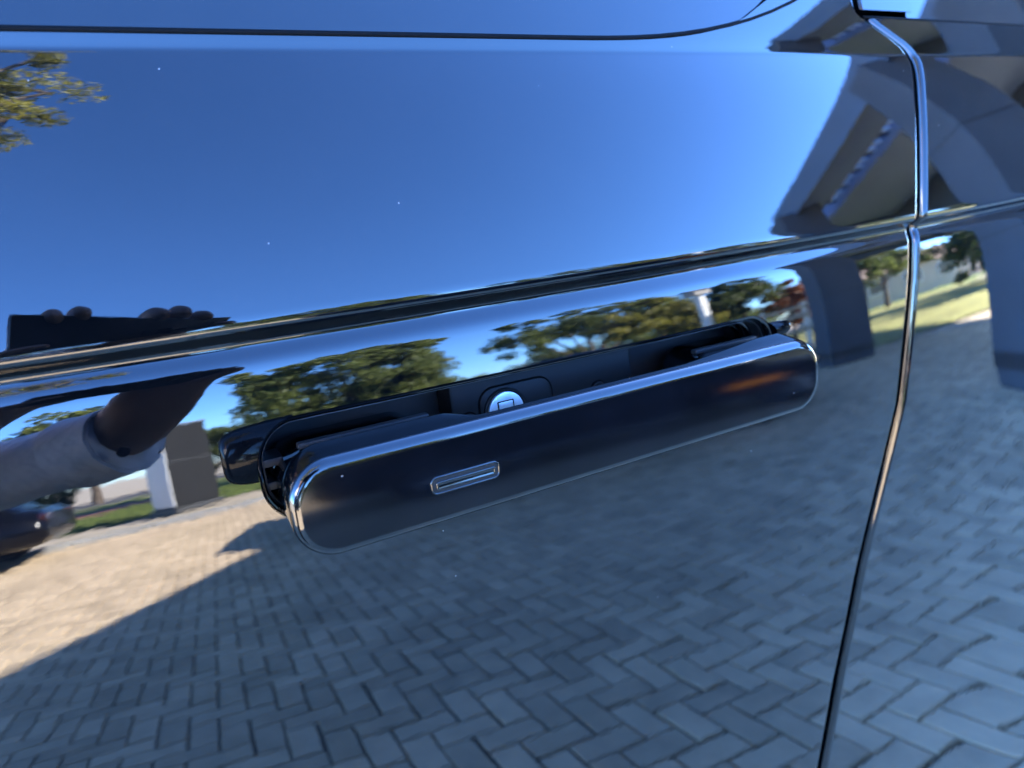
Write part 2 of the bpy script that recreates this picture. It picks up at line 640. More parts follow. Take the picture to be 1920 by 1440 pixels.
# mounting panel with the key lock
def plate(name, x0, x1, t0, t1, r, h0, h1, mat_, parent, bev=0.0006, nc=8):
    gg = G()
    lp = []
    for ins, h in ((0, h0), (0, h1 - bev), (bev * 0.3, h1 - bev * 0.3), (bev, h1)):
        lp.append([HP(x, t, h) for x, t in rrect(x0, x1, t0, t1, r, nc=nc, ns=2, inset=ins)])
    gg.rings(lp, cap1=True)
    return sharp(gg.make(name, mat_, parent), 40)
BW = -0.020
panel = plate('lock_panel', 0.0900, 0.1995, -0.029, 0.0105, 0.003, BW - 0.016, BW, M_PLASTIC, car, 0.0012)
# groove shown by a dark inlay, then the cover plate
plate('cover_groove', 0.1042, 0.1476, -0.028, 0.0042, 0.0088, BW - 0.001, BW + 0.00012, M_SLOT, panel, 0.0001, 10)
plate('cover_plate', 0.1050, 0.1468, -0.0275, 0.0034, 0.0080, BW - 0.001, BW + 0.0007, M_PLASTIC, panel, 0.0006, 10)
def disc(name, cx, ct, r, h0, h1, mat_, parent, bev, n=48, dish=0.0):
    gg = G()
    lp = []
    for rr_, h in ((r, h0), (r, h1 - bev), (r - bev * 0.3, h1 - bev * 0.3), (r - bev, h1), (r * 0.5, h1 - dish)):
        lp.append([HP(cx + rr_ * math.cos(2 * math.pi * k / n), ct + rr_ * math.sin(2 * math.pi * k / n), h) for k in range(n)])
    gg.rings(lp, cap1=True)
    return sharp(gg.make(name, mat_, parent), 40)
def ring(name, cx, ct, r0, r1, h0, h1, mat_, parent, n=48):
    gg = G()
    lp = []
    e = (r1 - r0) * 0.3
    for rr_, h in ((r0, h0), (r0, h1 - e), (r0 + e, h1), (r1 - e, h1), (r1, h1 - e), (r1, h0)):
        lp.append([HP(cx + rr_ * math.cos(2 * math.pi * k / n), ct + rr_ * math.sin(2 * math.pi * k / n), h) for k in range(n)])
    gg.rings(list(reversed(lp)))
    return sharp(gg.make(name, mat_, parent), 40)
LX, LT, LR = 0.1185, -0.0094, 0.0100
ring('lock_collar', LX, LT, LR + 0.0003, LR + 0.0018, BW, BW + 0.0024, M_PLASTIC, panel)
lock = disc('lock_cylinder', LX, LT, LR, BW - 0.004, BW + 0.0030, M_LOCK, panel, 0.0007)
lock['label'] = 'round zinc key lock face behind the handle'
plate('keyway_groove', LX - 0.0050, LX + 0.0044, LT + 0.0002, LT + 0.0057, 0.0006, BW + 0.002, BW + 0.00305, M_SLOT, panel, 0.00002, 4)
plate('keyway_flap', LX - 0.0043, LX + 0.0037, LT + 0.0008, LT + 0.0051, 0.0004, BW + 0.002, BW + 0.0033, M_LOCK, panel, 0.0002, 4)
for cx, ct in ((0.0985, -0.0108), (0.1762, -0.0104)):
    ring('cap_groove', cx, ct, 0.0042, 0.0050, BW - 0.001, BW + 0.0002, M_SLOT, panel)
    disc('screw_cap', cx, ct, 0.0042, BW - 0.001, BW + 0.0009, M_PLASTIC, panel, 0.0005, dish=0.0003)
disc('cap_hole', 0.1768, -0.0100, 0.0007, BW, BW + 0.00095, M_SLOT, panel, 0.0001, 12)

# added solids that stand for the handle's mirror image, either side of the opening
def handle_reflection(xe, x0, tc, ht, dp, sgn):
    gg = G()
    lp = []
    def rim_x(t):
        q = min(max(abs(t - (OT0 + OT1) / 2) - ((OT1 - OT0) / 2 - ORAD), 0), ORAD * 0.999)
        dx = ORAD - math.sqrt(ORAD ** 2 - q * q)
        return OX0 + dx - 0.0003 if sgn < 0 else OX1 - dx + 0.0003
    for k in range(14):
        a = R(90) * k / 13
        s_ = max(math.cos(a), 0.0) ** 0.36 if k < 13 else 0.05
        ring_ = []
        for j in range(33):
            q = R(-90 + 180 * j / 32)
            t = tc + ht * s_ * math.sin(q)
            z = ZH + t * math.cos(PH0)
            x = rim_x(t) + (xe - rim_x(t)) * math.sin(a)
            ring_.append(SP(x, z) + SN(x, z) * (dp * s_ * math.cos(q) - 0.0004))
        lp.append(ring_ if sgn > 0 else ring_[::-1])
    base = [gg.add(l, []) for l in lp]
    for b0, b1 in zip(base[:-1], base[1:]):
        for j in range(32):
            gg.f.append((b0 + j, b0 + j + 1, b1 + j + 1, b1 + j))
    return gg.make('handle_reflection', M_HREFL, car, True)
handle_reflection(-0.0172, -0.0030, 0.0030, 0.0125, 0.0050, -1)
handle_reflection(0.3035, 0.2890, 0.0040, 0.0045, 0.0040, 1)

# --- the extended handle
HX0, HX1, HT0, HT1, HRAD = 0.0, 0.2862, -0.0278, 0.0118, 0.0172
PULL = 0.0345
HC = (HT0 + HT1) / 2
handle = None
def face_h(t):
    return -((t - HC) ** 2) / (2 * 0.40) + (t - HC) * math.tan(R(0.7))
def thick(x):
    a = min(max((x - 0.069) / 0.014, 0), 1)
    b = min(max((0.252 - x) / 0.056, 0), 1)
    s_ = (a * a * (3 - 2 * a)) * b ** 0.85
    return 0.0158 - 0.0088 * s_
def grip():
    gg = G()
    loops = []
    def ringp(inset, d, follow=True):
        o_ = []
        for x, t in rrect(HX0, HX1, HT0, HT1, HRAD, nc=16, ns=80, inset=inset):
            o_.append(HP(x, t, face_h(t), PULL) + Vector((0, d if not callable(d) else d(x), 0)))
        return o_
    B = 0.0034
    loops.append(ringp(0.004, lambda x: thick(x) + 0.0006))
    loops.append(ringp(0.0012, lambda x: thick(x) + 0.0003))
    loops.append(ringp(0.0003, lambda x: thick(x) - 0.0004))
    loops.append(ringp(0.0, lambda x: thick(x) - 0.0014))
    loops.append(ringp(0.0, B + 0.0012))
    for k in range(15):
        a = R(90) * k / 14
        loops.append(ringp(B * (1 - math.cos(a)) * (1 + 0.25 * k / 14), B * (1 - math.sin(a))))
    loops.append(ringp(B * 1.25 + 0.0004, 0.0))
    for i_ in (B + 0.0018, B + 0.0045, B + 0.007, B + 0.010, B + 0.013, B + 0.0155):
        loops.append(ringp(i_, 0.0))
    gg.rings(loops, cap1=True)
    # back closure
    b = len(gg.v)
    n = len(loops[0])
    gg.f.append(tuple(reversed(range(n))))
    o_ = gg.make('door_handle', M_HANDLE, car, True)
    o_.data.polygons[-1].use_smooth = False
    # material split: smooth glossy bevel and sides, finer grain on the front face
    o_.data.materials.append(M_TRIM)
    nb = len(loops)
    idx = 0
    for j in range(nb - 1):
        for k in range(n):
            if j < 18:
                o_.data.polygons[idx].material_index = 1
            idx += 1
    o_.data.polygons[-1].material_index = 1
    return o_
handle = grip()
handle['label'] = 'extended gloss black bar handle with a small lock button'
# arms running back into the car
def arm(x_out, xin, left):
    gg = G()
    lp = []
    for d, xi in xin:
        pts = []
        t0, t1 = HT0 + 0.0022, HT1 - 0.0022
        r = HRAD - 0.0022
        if left:
            prof = rrect(x_out, xi, t0, t1, r, nc=10, ns=4)
            prof = [((x if x < (x_out + r) else x), t) for x, t in prof]
        else:
            prof = rrect(xi, x_out, t0, t1, r, nc=10, ns=4)
        # square off the inner side
        q = []
        for x, t in prof:
            if left and x > xi - r:
                q.append((xi - max(0, 0.0012 - (xi - x) * 0.0), t)) if False else q.append((x, t))
            else:
                q.append((x, t))
        lp.append([HP(x, t, -d, PULL) for x, t in q])
    gg.rings(lp, cap0=True, cap1=True)
    return sharp(gg.make('arm', M_TRIM, handle), 40)
arm(HX0 + 0.0024, [(0.016, 0.086), (0.019, 0.082), (0.024, 0.0775), (0.032, 0.0745), (0.060, 0.0735)], True)
arm(HX1 - 0.0024, [(0.016, 0.206), (0.019, 0.210), (0.026, 0.216), (0.036, 0.222), (0.060, 0.226)], False)
# step moulded along the top of each arm
for x0, x1 in ((0.012, 0.070), (0.226, 0.272)):
    gg = G()
    gg.bbox(HP((x0 + x1) / 2, HT1 - 0.0012, -0.033, PULL), (x1 - x0, 0.0045, 0.0026), 0.0008, Matrix.Rotation(-PH0, 3, 'X'))
    sharp(gg.make('ridge', M_CAVITY, handle))
# prong at the rear end of the finger scoop
gg = G()
gg.rings([[HP(x, t, -h, PULL) for x, t, h in lp_] for lp_ in (
    [(0.2205, 0.0062, 0.0100), (0.2205, 0.0092, 0.0100), (0.2205, 0.0092, 0.0165), (0.2205, 0.0062, 0.0165)],
    [(0.2060, 0.0066, 0.0125), (0.2060, 0.0090, 0.0125), (0.2060, 0.0090, 0.0180), (0.2060, 0.0066, 0.0180)],
    [(0.1960, 0.0074, 0.0165), (0.1960, 0.0086, 0.0165), (0.1960, 0.0086, 0.0190), (0.1960, 0.0074, 0.0190)])], cap0=True, cap1=True)
sharp(gg.make('prong', M_TRIM, handle), 40)
# lock button in the face
def hplate(name, x0, x1, t0, t1, r, hs, mat_, nc=10):
    gg2 = G()
    lp2 = []
    for ins, h in hs:
        lp2.append([HP(x, t, face_h(t) + h, PULL) for x, t in rrect(x0, x1, t0, t1, r, nc=nc, ns=6, inset=ins)])
    gg2.rings(lp2, cap1=True)
    return sharp(gg2.make(name, mat_, handle), 50)
BX0, BX1, BT0, BT1 = 0.0550, 0.0868, -0.0142, -0.0062
gg = G()
lp = []
for ins, h in ((0, -0.0004), (0.00015, 0.00022), (0.0004, 0.0004), (0.0007, 0.0004), (0.0010, 0.0002), (0.0011, -0.0004)):
    lp.append([HP(x, t, face_h(t) + h, PULL) for x, t in rrect(BX0, BX1, BT0, BT1, 0.0030, nc=10, ns=6, inset=ins)])
gg.rings(lp)
gg.make('button_frame', M_TRIM, handle, True)
hplate('button_well', BX0 + 0.0009, BX1 - 0.0009, BT0 + 0.0009, BT1 - 0.0009, 0.0022, ((0, -0.0002), (0, 0.00003)), M_CAVITY)
hplate('lock_button', BX0 + 0.0024, BX1 - 0.0022, BT0 + 0.0021, BT1 - 0.0024, 0.0009,
       ((0, -0.0001), (0, 0.00025), (0.00016, 0.00044), (0.00042, 0.00052), (0.0007, 0.00044), (0.0011, 0.00034)), M_TRIM)


# ================================================================== the place reflected in the paint
U = Vector((0.57, -0.82, 0)).normalized()
NV = Vector((-0.82, -0.57, 0)).normalized()
ROTB = Matrix((U, -NV, Vector((0, 0, 1)))).transposed()      # local x along the canopy, local y into the building
def UN(u, n, z=0.0):
    return U * u + NV * n + Vector((0, 0, z))

def paver_mat(name, col):
    m, t, b = new_mat(name)
    L = t.links.new
    b.inputs['Roughness'].default_value = 0.85
    b.inputs['Specular IOR Level'].default_value = 0.25
    geo = t.nodes.new('ShaderNodeNewGeometry')
    n = t.nodes.new('ShaderNodeTexNoise'); n.inputs['Scale'].default_value = 9; n.inputs['Detail'].default_value = 8; n.inputs['Roughness'].default_value = 0.65
    L(geo.outputs['Position'], n.inputs['Vector'])
    n2 = t.nodes.new('ShaderNodeTexNoise'); n2.inputs['Scale'].default_value = 0.9; n2.inputs['Detail'].default_value = 3
    L(geo.outputs['Position'], n2.inputs['Vector'])
    oi = t.nodes.new('ShaderNodeObjectInfo')
    at = t.nodes.new('ShaderNodeAttribute'); at.attribute_name = 'rnd'
    def math_(op, a, bb):
        q = t.nodes.new('ShaderNodeMath'); q.operation = op
        for i, s_ in enumerate((a, bb)):
            if isinstance(s_, (int, float)): q.inputs[i].default_value = s_
            else: L(s_, q.inputs[i])
        return q.outputs[0]
    # individual stones take their tone from the object, joined stones from the attribute
    r = math_('FRACT', math_('ADD', oi.outputs['Random'], at.outputs['Fac']), 0)
    v = math_('ADD', math_('MULTIPLY', math_('SUBTRACT', n.outputs['Fac'], 0.5), 0.9), math_('MULTIPLY', math_('SUBTRACT', n2.outputs['Fac'], 0.5), 0.5))
    v = math_('ADD', math_('ADD', v, math_('MULTIPLY', math_('SUBTRACT', r, 0.5), 0.38)), 1.0)
    hs = t.nodes.new('ShaderNodeVectorMath'); hs.operation = 'SCALE'
    hs.inputs[0].default_value = col
    L(v, hs.inputs['Scale'])
    L(hs.outputs[0], b.inputs['Base Color'])
    bp = t.nodes.new('ShaderNodeBump'); bp.inputs['Strength'].default_value = 0.5; bp.inputs['Distance'].default_value = 0.004
    n3 = t.nodes.new('ShaderNodeTexNoise'); n3.inputs['Scale'].default_value = 70; n3.inputs['Detail'].default_value = 4
    L(geo.outputs['Position'], n3.inputs['Vector'])
    L(n3.outputs['Fac'], bp.inputs['Height'])
    L(bp.outputs['Normal'], b.inputs['Normal'])
    return m
M_PAVER = paver_mat('concrete_paver', (0.55, 0.42, 0.265))
M_JOINT = mat('joint_sand', (0.055, 0.055, 0.045), 0.95, noise=(6, 0.4))
M_GROUND = mat('far_paving', (0.45, 0.37, 0.26), 0.9, noise=(2.5, 0.2))
M_GRASS = mat('grass', (0.13, 0.17, 0.035), 0.9, noise=(1.5, 0.45), bump=(40, 1.0, 0.05))
M_KERB = mat('kerb_stone', (0.36, 0.35, 0.33), 0.9, noise=(3, 0.2))
M_RED = mat('red_brick_path', (0.30, 0.10, 0.08), 0.9, noise=(8, 0.3))
M_ROAD = mat('road_asphalt', (0.10, 0.10, 0.105), 0.9, noise=(5, 0.2))

def sheet(name, x0, x1, y0, y1, z, m):
    o_ = mesh_obj(name, [(x0, y0, z), (x1, y0, z), (x1, y1, z), (x0, y1, z)], [(0, 1, 2, 3)], m)
    o_['kind'] = 'structure'
    return o_
sheet('ground', -600, 600, -600, 600, -0.030, M_GROUND)
paving = sheet('paving', -4.6, 9.4, -9.8, 0.6, -0.012, M_JOINT)
sheet('far_path', -14, 16, -12.4, -10.05, -0.012, M_GROUND)
sheet('lawn', -40, 40, -26, -12.6, -0.006, M_GRASS)
sheet('road', -60, 60, -33, -27, -0.010, M_ROAD)
sheet('brick_path', -14, -1.4, -21.5, -18.5, 0.0, M_RED)
# lawn beyond the end of the canopy
q = [UN(9.7, -2.6, 0.002), UN(9.7, -18, 0.002), UN(32, -18, 0.002), UN(32, -2.6, 0.002)]
sl2 = mesh_obj('side_lawn', q, [(0, 1, 2, 3)], mat('dry_grass', (0.26, 0.25, 0.07), 0.9, noise=(1.2, 0.3), bump=(40, 1.0, 0.05)))
sl2['kind'] = 'structure'
g = G()
for k in range(26):
    g.bbox((-12.5 + k * 1.0, -9.92, 0.0), (0.985, 0.13, 0.13), 0.012)
kb = g.make('kerb', M_KERB); kb['kind'] = 'structure'
# grass tufts along the kerb
def tufts(name, n, fn, h, m, label):
    v, f = [], []
    for _ in range(n):
        p = fn()
        a = random.random() * 6.28
        hh = h * random.uniform(0.4, 1.2)
        d = Vector((math.cos(a), math.sin(a), 0)) * 0.008
        lean = Vector((random.uniform(-1, 1), random.uniform(-1, 1), 0)) * hh * 0.5
        b = len(v)
        v += [p - d, p + d, p + lean + Vector((0, 0, hh))]
        f.append((b, b + 1, b + 2))
    o_ = mesh_obj(name, v, f, m)
    o_['kind'] = 'stuff'
    tag(o_, label, 'grass')
    return o_
tufts('verge_grass', 9000, lambda: Vector((random.uniform(-7, 4), random.gauss(-10.03, 0.06), 0)), 0.07, M_GRASS, 'thin strip of green grass growing along the kerb')
tufts('lawn_grass', 26000, lambda: Vector((random.uniform(-7, 10), random.uniform(-18, -12.6), 0)), 0.09, M_GRASS, 'short green grass of the lawn beyond the path')

# herringbone pavers
W_, JT = 0.090, 0.0076
def paver_mesh(name, lx, ly):
    gg = G()
    c = 0.006
    for s_, (z, ins) in enumerate(((-0.02, 0), (-c * 0.7, 0), (0.0, c))):
        pass
    l0 = [[(sx * (lx / 2 - i), sy * (ly / 2 - i), z) for sx, sy in ((-1, -1), (1, -1), (1, 1), (-1, 1))] for z, i in ((-0.02, 0), (-c * 0.75, 0), (-c * 0.2, c * 0.35), (0, c))]
    gg.rings(l0, cap1=True)
    m = bpy.data.meshes.new(name)
    m.from_pydata([tuple(v) for v in gg.v], [], gg.f)
    m.update()
    m.materials.append(M_PAVER)
    return m, gg
mh, gh = paver_mesh('paver_along', 2 * W_ - JT, W_ - JT)
mv, gv = paver_mesh('paver_across', W_ - JT, 2 * W_ - JT)
cells = []
for i in range(-50, 102):
    for j in range(-108, 2):
        d = (i - j) % 4
        x, y = i * W_, j * W_
        if d == 0:
            cells.append((x + W_, y + W_ / 2, 0))
        elif d == 3:
            cells.append((x + W_ / 2, y + W_, 1))
# the three hundred that show largest in the door: lower right, a step from the sill
cells.sort(key=lambda c: math.hypot(c[0] - 0.95, (c[1] + 1.05) * 0.9))
for k, (x, y, vert) in enumerate(cells[:300]):
    o_ = bpy.data.objects.new('paver', mv if vert else mh)
    COL.objects.link(o_)
    o_.parent = paving
    o_.location = (x + random.gauss(0, 0.0012), y + random.gauss(0, 0.0012), random.gauss(0, 0.0012))
    o_.rotation_euler = (random.gauss(0, 0.006), random.gauss(0, 0.006), random.gauss(0, 0.008))
vv, ff, rn = [], [], []
for (x, y, vert) in cells[300:]:
    src = gv if vert else gh
    b = len(vv)
    dz = random.gauss(0, 0.0012)
    tx, ty = random.gauss(0, 0.006), random.gauss(0, 0.006)
    vv += [(v.x + x, v.y + y, v.z + dz + v.x * tx + v.y * ty) for v in src.v]
    ff += [tuple(b + i for i in f) for f in src.f]
    rn += [random.random()] * len(src.f)
rest = mesh_obj('paver_field', vv, ff, M_PAVER, kind='stuff')
rest.parent = paving
at = rest.data.attributes.new('rnd', 'FLOAT', 'FACE')
at.data.foreach_set('value', rn)

# ------------------------------------------------------------------ canopy building
M_SOFFIT = mat('pale_render', (0.13, 0.19, 0.32), 0.8, noise=(1.2, 0.06))
M_FASCIA = mat('grey_fascia', (0.11, 0.14, 0.19), 0.6, noise=(2, 0.08))
M_COLUMN = mat('column_render', (0.085, 0.095, 0.11), 0.85, noise=(2, 0.1))
M_DARKGL = mat('dark_shop_glass', (0.01, 0.012, 0.014), 0.08, noise=(2, 0.2))
M_WHITE = mat('white_paint', (0.75, 0.75, 0.73), 0.6, noise=(2, 0.06))
M_FRAME = mat('anthracite_frame', (0.03, 0.032, 0.035), 0.5)
pav = empty('canopy_building', UN(0, -5))
tag(pav, 'grey flat-roofed canopy building on square columns, mirrored at the right of the doors', 'building')
def ubox(gg, u0, u1, n0, n1, z0, z1, b=0.0):
    c = UN((u0 + u1) / 2, (n0 + n1) / 2, (z0 + z1) / 2)
    s_ = (abs(u1 - u0), abs(n1 - n0), abs(z1 - z0))
    if b: gg.bbox(c, s_, b, ROTB)
    else: gg.box(c, s_, ROTB)
ZT = 3.95
U0, U1 = -15.0, 9.4
NE = -3.55
g = G()
# roof slabs either side of the light slot, bridged by bars
def uprism(gg, poly, z0, z1):
    n_ = len(poly)
    gg.add([UN(u, n, z0) for u, n in poly] + [UN(u, n, z1) for u, n in poly],
           [tuple(range(n_)), tuple(reversed(range(n_, 2 * n_)))] + [((k + 1) % n_, k, n_ + k, n_ + (k + 1) % n_) for k in range(n_)])
DG = 3.65 / 7.6                                   # slope of the splayed end of the roof
def ue(n):
    return U1 + (NE - n) / DG
uprism(g, [(U0, NE - 0.03), (ue(NE - 0.03) - 0.05, NE - 0.03), (ue(NE - 0.62) - 0.05, NE - 0.62), (U0, NE - 0.62)], ZT - 0.28, ZT - 0.02)
uprism(g, [(U0, NE - 0.98), (ue(NE - 0.98) - 0.05, NE - 0.98), (17.0, -7.2), (17.0, -12.0), (U0, -12.0)], ZT - 0.28, ZT - 0.02)
g.make('roof', M_SOFFIT, pav)
g = G()
uprism(g, [(U0 - 0.05, NE + 0.03), (U1 + 0.02, NE + 0.03), (U1 + 0.05, NE - 0.03), (U0 - 0.05, NE - 0.029)], ZT - 0.36, ZT + 0.03)
g.make('fascia', M_FASCIA, pav)
g = G()
uprism(g, [(U1 + 0.06, NE - 0.002), (17.1, -7.16), (17.1, -12.0), (17.02, -12.0), (17.02, -7.19), (U1 + 0.02, NE - 0.03)], ZT - 0.36, ZT + 0.03)
g.make('fascia', M_FASCIA, pav)
g = G()
ubox(g, -2.0, 15.5, -6.5, -6.9, ZT - 1.3, ZT - 0.281)
g.make('beam', M_FRAME, pav)
for k in range(120):
    u = U0 + 0.2 + k * 0.21 + (k % 3) * 0.03
    if u > U1 - 0.2: break
    g = G()
    ubox(g, u, u + 0.07, NE - 0.621, NE - 0.979, ZT - 0.14, ZT - 0.08)
    g.make('slot_bar', M_FRAME if k % 3 == 0 else M_WHITE, pav)
for u, n, wd in ((8.75, -3.60, 0.66), (4.15, -3.60, 0.66), (-0.5, -3.60, 0.66), (-5.1, -3.60, 0.66)):
    g = G()
    ubox(g, u - wd / 2, u + wd / 2, n - wd / 2, n + wd / 2, 0, ZT - 0.281, 0.02)
    cl_ = g.make('column', M_COLUMN, pav)
    for zj in (0.12, 1.25, 2.45):
        g = G()
        ubox(g, u - wd / 2 - 0.004, u + wd / 2 + 0.004, n - wd / 2 - 0.004, n + wd / 2 + 0.004, zj, zj + (0.10 if zj < 1 else 0.018))
        g.make('joint_band', M_FRAME, cl_)
# facade of dark glazing set back under the roof
g = G()
ubox(g, U0, 3.4, -11.6, -11.75, 0.0, ZT - 0.281)
g.make('wall', M_COLUMN, pav)
for k in range(9):
    g = G()
    ubox(g, U0 + 0.3 + k * 2.0, U0 + 2.1 + k * 2.0, -11.585, -11.599, 0.15, 3.0)
    wdw = g.make('window', M_DARKGL, pav)
    g = G()
    ubox(g, U0 + 1.16 + k * 2.0, U0 + 1.24 + k * 2.0, -11.55, -11.584, 0.15, 3.0)
    g.make('mullion', M_FRAME, wdw)

# ------------------------------------------------------------------ trees
def leaf_mat(name, col, var=0.5):
    m, t, b = new_mat(name)
    L = t.links.new
    b.inputs['Roughness'].default_value = 0.55
    at = t.nodes.new('ShaderNodeAttribute'); at.attribute_name = 'tone'
    r = t.nodes.new('ShaderNodeValToRGB')
    r.color_ramp.elements[0].color = tuple(c * (1 - var) for c in col) + (1,)
    r.color_ramp.elements[1].color = (col[0] * (1 + var * 1.5), col[1] * (1 + var), col[2] * (1 + var * 0.3), 1)
    L(at.outputs['Fac'], r.inputs['Fac'])
    L(r.outputs['Color'], b.inputs['Base Color'])
    tr = t.nodes.new('ShaderNodeBsdfTranslucent')
    L(r.outputs['Color'], tr.inputs['Color'])
    mx = t.nodes.new('ShaderNodeMixShader'); mx.inputs[0].default_value = 0.4
    L(b.outputs[0], mx.inputs[1]); L(tr.outputs[0], mx.inputs[2])
    L(mx.outputs[0], t.nodes['Material Output'].inputs['Surface'])
    return m
M_LEAF = leaf_mat('green_leaves', (0.125, 0.165, 0.045), 0.4)
M_LEAF2 = leaf_mat('yellow_green_leaves', (0.20, 0.21, 0.045))
M_LEAF3 = leaf_mat('dark_green_leaves', (0.065, 0.095, 0.025))
M_LEAF4 = leaf_mat('rust_leaves', (0.22, 0.085, 0.03))
M_BARK = mat('bark', (0.10, 0.075, 0.055), 0.9, noise=(8, 0.4), bump=(20, 1, 0.02))

def tree(name, label, loc, h, trunk_h, blobs, nleaf, lsize, lm, group=None, fill=0.5, clumps=60, spread=0.38, cat='tree'):
    """blobs: (dx, dy, z, r) masses of crown; leaves gather in clumps on their surface and inside"""
    t = empty(name, loc, 0, True)
    tag(t, label, cat, group)
    gg = G()
    r0 = max(0.05, h * 0.022)
    top = Vector((0, 0, trunk_h))
    gg.tube([(0, 0, -0.05), (0.02, 0, trunk_h * 0.4), (0, 0.03, trunk_h), (0.05, 0, trunk_h + (h - trunk_h) * 0.45)], [r0 * 1.3, r0, r0 * 0.85, r0 * 0.3], 8)
    cl = []
    tot = sum(b[3] ** 2 for b in blobs)
    for bx, by, bz, br in blobs:
        c = Vector((bx, by, bz))
        mid = (top + c) / 2 + Vector((random.uniform(-.3, .3), random.uniform(-.3, .3), -0.1 * br))
        gg.tube([top, mid, c], [r0 * 0.5, r0 * 0.33, r0 * 0.15], 6)
        for k in range(max(3, int(clumps * br * br / tot))):
            d = Vector((random.gauss(0, 1), random.gauss(0, 1), random.gauss(0, 0.85))).normalized()
            rr_ = br * random.uniform(fill, 1.0)
            p = c + d * rr_
            cl.append((p, br * spread * random.uniform(0.5, 1.1), random.random()))
            if k % 3 == 0:
                gg.tube([c, (c + p) / 2 + Vector((0, 0, 0.1)), p], [r0 * 0.14, r0 * 0.1, r0 * 0.04], 4)
    sharp(gg.make('trunk', M_BARK, t), 60)
    k = RNG.integers(0, len(cl), nleaf)
    P = np.array([c[0] for c in cl])[k]
    S = np.array([c[1] for c in cl])[k]
    tone = np.array([c[2] for c in cl])[k]
    d = RNG.normal(size=(nleaf, 3))
    d /= np.linalg.norm(d, axis=1)[:, None]
    P = P + d * (S * RNG.random(nleaf) ** 0.5)[:, None] * np.array([1.15, 1.15, 0.75])
    a = RNG.normal(size=(nleaf, 3)); a /= np.linalg.norm(a, axis=1)[:, None]
    b = np.cross(a, RNG.normal(size=(nleaf, 3))); b /= np.linalg.norm(b, axis=1)[:, None]
    sz = lsize * RNG.uniform(0.6, 1.3, nleaf)
    a *= sz[:, None]; b *= (sz * 0.55)[:, None]
    V = np.stack([P - a, P - b * 1.0 + a * 0.1, P + a, P + b * 1.0 + a * 0.1], 1).reshape(-1, 3)
    F = np.arange(nleaf * 4).reshape(-1, 4)
    m = bpy.data.meshes.new('crown')
    m.from_pydata(V.tolist(), [], F.tolist())
    m.update()
    at_ = m.attributes.new('tone', 'FLOAT', 'FACE')
    at_.data.foreach_set('value', np.clip(0.75 * tone + 0.35 * RNG.random(nleaf) - 0.05, 0, 1).astype(np.float32))
    m.materials.append(lm)
    o_ = bpy.data.objects.new('crown', m)
    COL.objects.link(o_)
    o_.parent = t
    return t
def AZ(az, d):
    return (d * math.sin(R(az)), -d * math.cos(R(az)), 0)
tree('broad_tree', 'dense broad green tree mirrored just above the left end of the handle', AZ(11.6, 18), 6.3, 1.3,
     [(-1.6, 0, 3.14, 1.47), (1.4, 0.3, 3.14, 1.58), (0.0, 0.3, 4.70, 1.68), (1.8, 0.2, 4.93, 1.31), (-2.0, 0, 4.48, 1.26), (0.8, 0, 5.82, 1.16), (2.2, 0, 3.58, 1.05), (0, 0.4, 2.24, 1.05), (2.0, 0.2, 2.13, 0.95), (-1.0, 0.4, 1.68, 0.95), (1.0, 0.5, 1.68, 0.95), (2.6, 0.2, 5.15, 0.84)], 64000, 0.075, M_LEAF, clumps=420, spread=0.34)
tree('open_tree', 'open-crowned green tree with sky gaps mirrored above the lock', AZ(34, 22), 6.4, 1.4,
     [(-2.6, 0, 3.65, 1.16), (-0.8, 0, 4.33, 1.47), (1.4, 0, 4.45, 1.47), (3.4, 0, 4.10, 1.37), (0.2, 0, 6.04, 1.05), (-2.4, 0, 5.47, 0.95), (2.4, 0, 5.93, 1.05)], 22000, 0.085, M_LEAF, clumps=170, fill=0.5)
tree('yellowing_tree', 'yellow-green tree mirrored beside the white post', AZ(40.5, 19), 4.8, 1.0,
     [(-1.2, 0, 2.64, 1.05), (0.6, 0, 3.08, 1.16), (1.6, 0, 2.42, 1.05), (0, 0, 4.18, 0.84)], 13000, 0.08, M_LEAF2, clumps=90)
tree('round_tree', 'small round dark green tree mirrored right of the white post', AZ(48.3, 21), 4.9, 1.2,
     [(0, 0, 2.97, 1.26), (0.3, 0, 4.07, 1.05), (-0.8, 0, 2.53, 0.95)], 11000, 0.08, M_LEAF3, clumps=80)
tree('rust_tree', 'rust-coloured small tree mirrored beside the first column', AZ(52.3, 23), 3.4, 0.9,
     [(0, 0, 2.1, 0.9), (0.3, 0, 2.7, 0.7), (0.6, 0, 1.5, 0.8)], 4200, 0.10, M_LEAF4, clumps=60)
tree('far_tree', 'green tree mirrored behind the photographer arm', AZ(-9, 30), 8.0, 2,
     [(-2.5, 0, 3.4, 2.0), (1.5, 0, 3.7, 2.0), (-0.5, 0, 5.6, 1.8), (3.6, 0, 2.8, 1.5), (-5, 0, 3.4, 1.8)], 12000, 0.17, M_LEAF, clumps=150)
tree('tall_tree', 'tall tree with feathery yellow-green branches mirrored at the top left', (-5.6, -6.2, 0), 14.0, 5.0,
     [(0.5, 0, 8.5, 2.2), (2.2, -0.6, 10.6, 1.7), (0.6, 0.3, 12.2, 1.9), (4.0, -0.6, 9.5, 0.8), (4.5, -0.5, 10.6, 0.75), (4.3, -0.3, 12.4, 0.8), (3.2, -1.0, 11.6, 0.8), (-1.6, 0, 10, 2)], 30000, 0.055, M_LEAF2, clumps=120, spread=0.55)
tree('court_tree', 'green tree mirrored between the two columns', AZ(60.6, 32), 5.8, 1.4,
     [(-1.8, 0, 3.2, 1.5), (1.0, 0, 3.5, 1.5), (0, 0, 4.8, 1.0), (2.8, 0, 3.0, 1.2)], 8000, 0.14, M_LEAF, clumps=100)
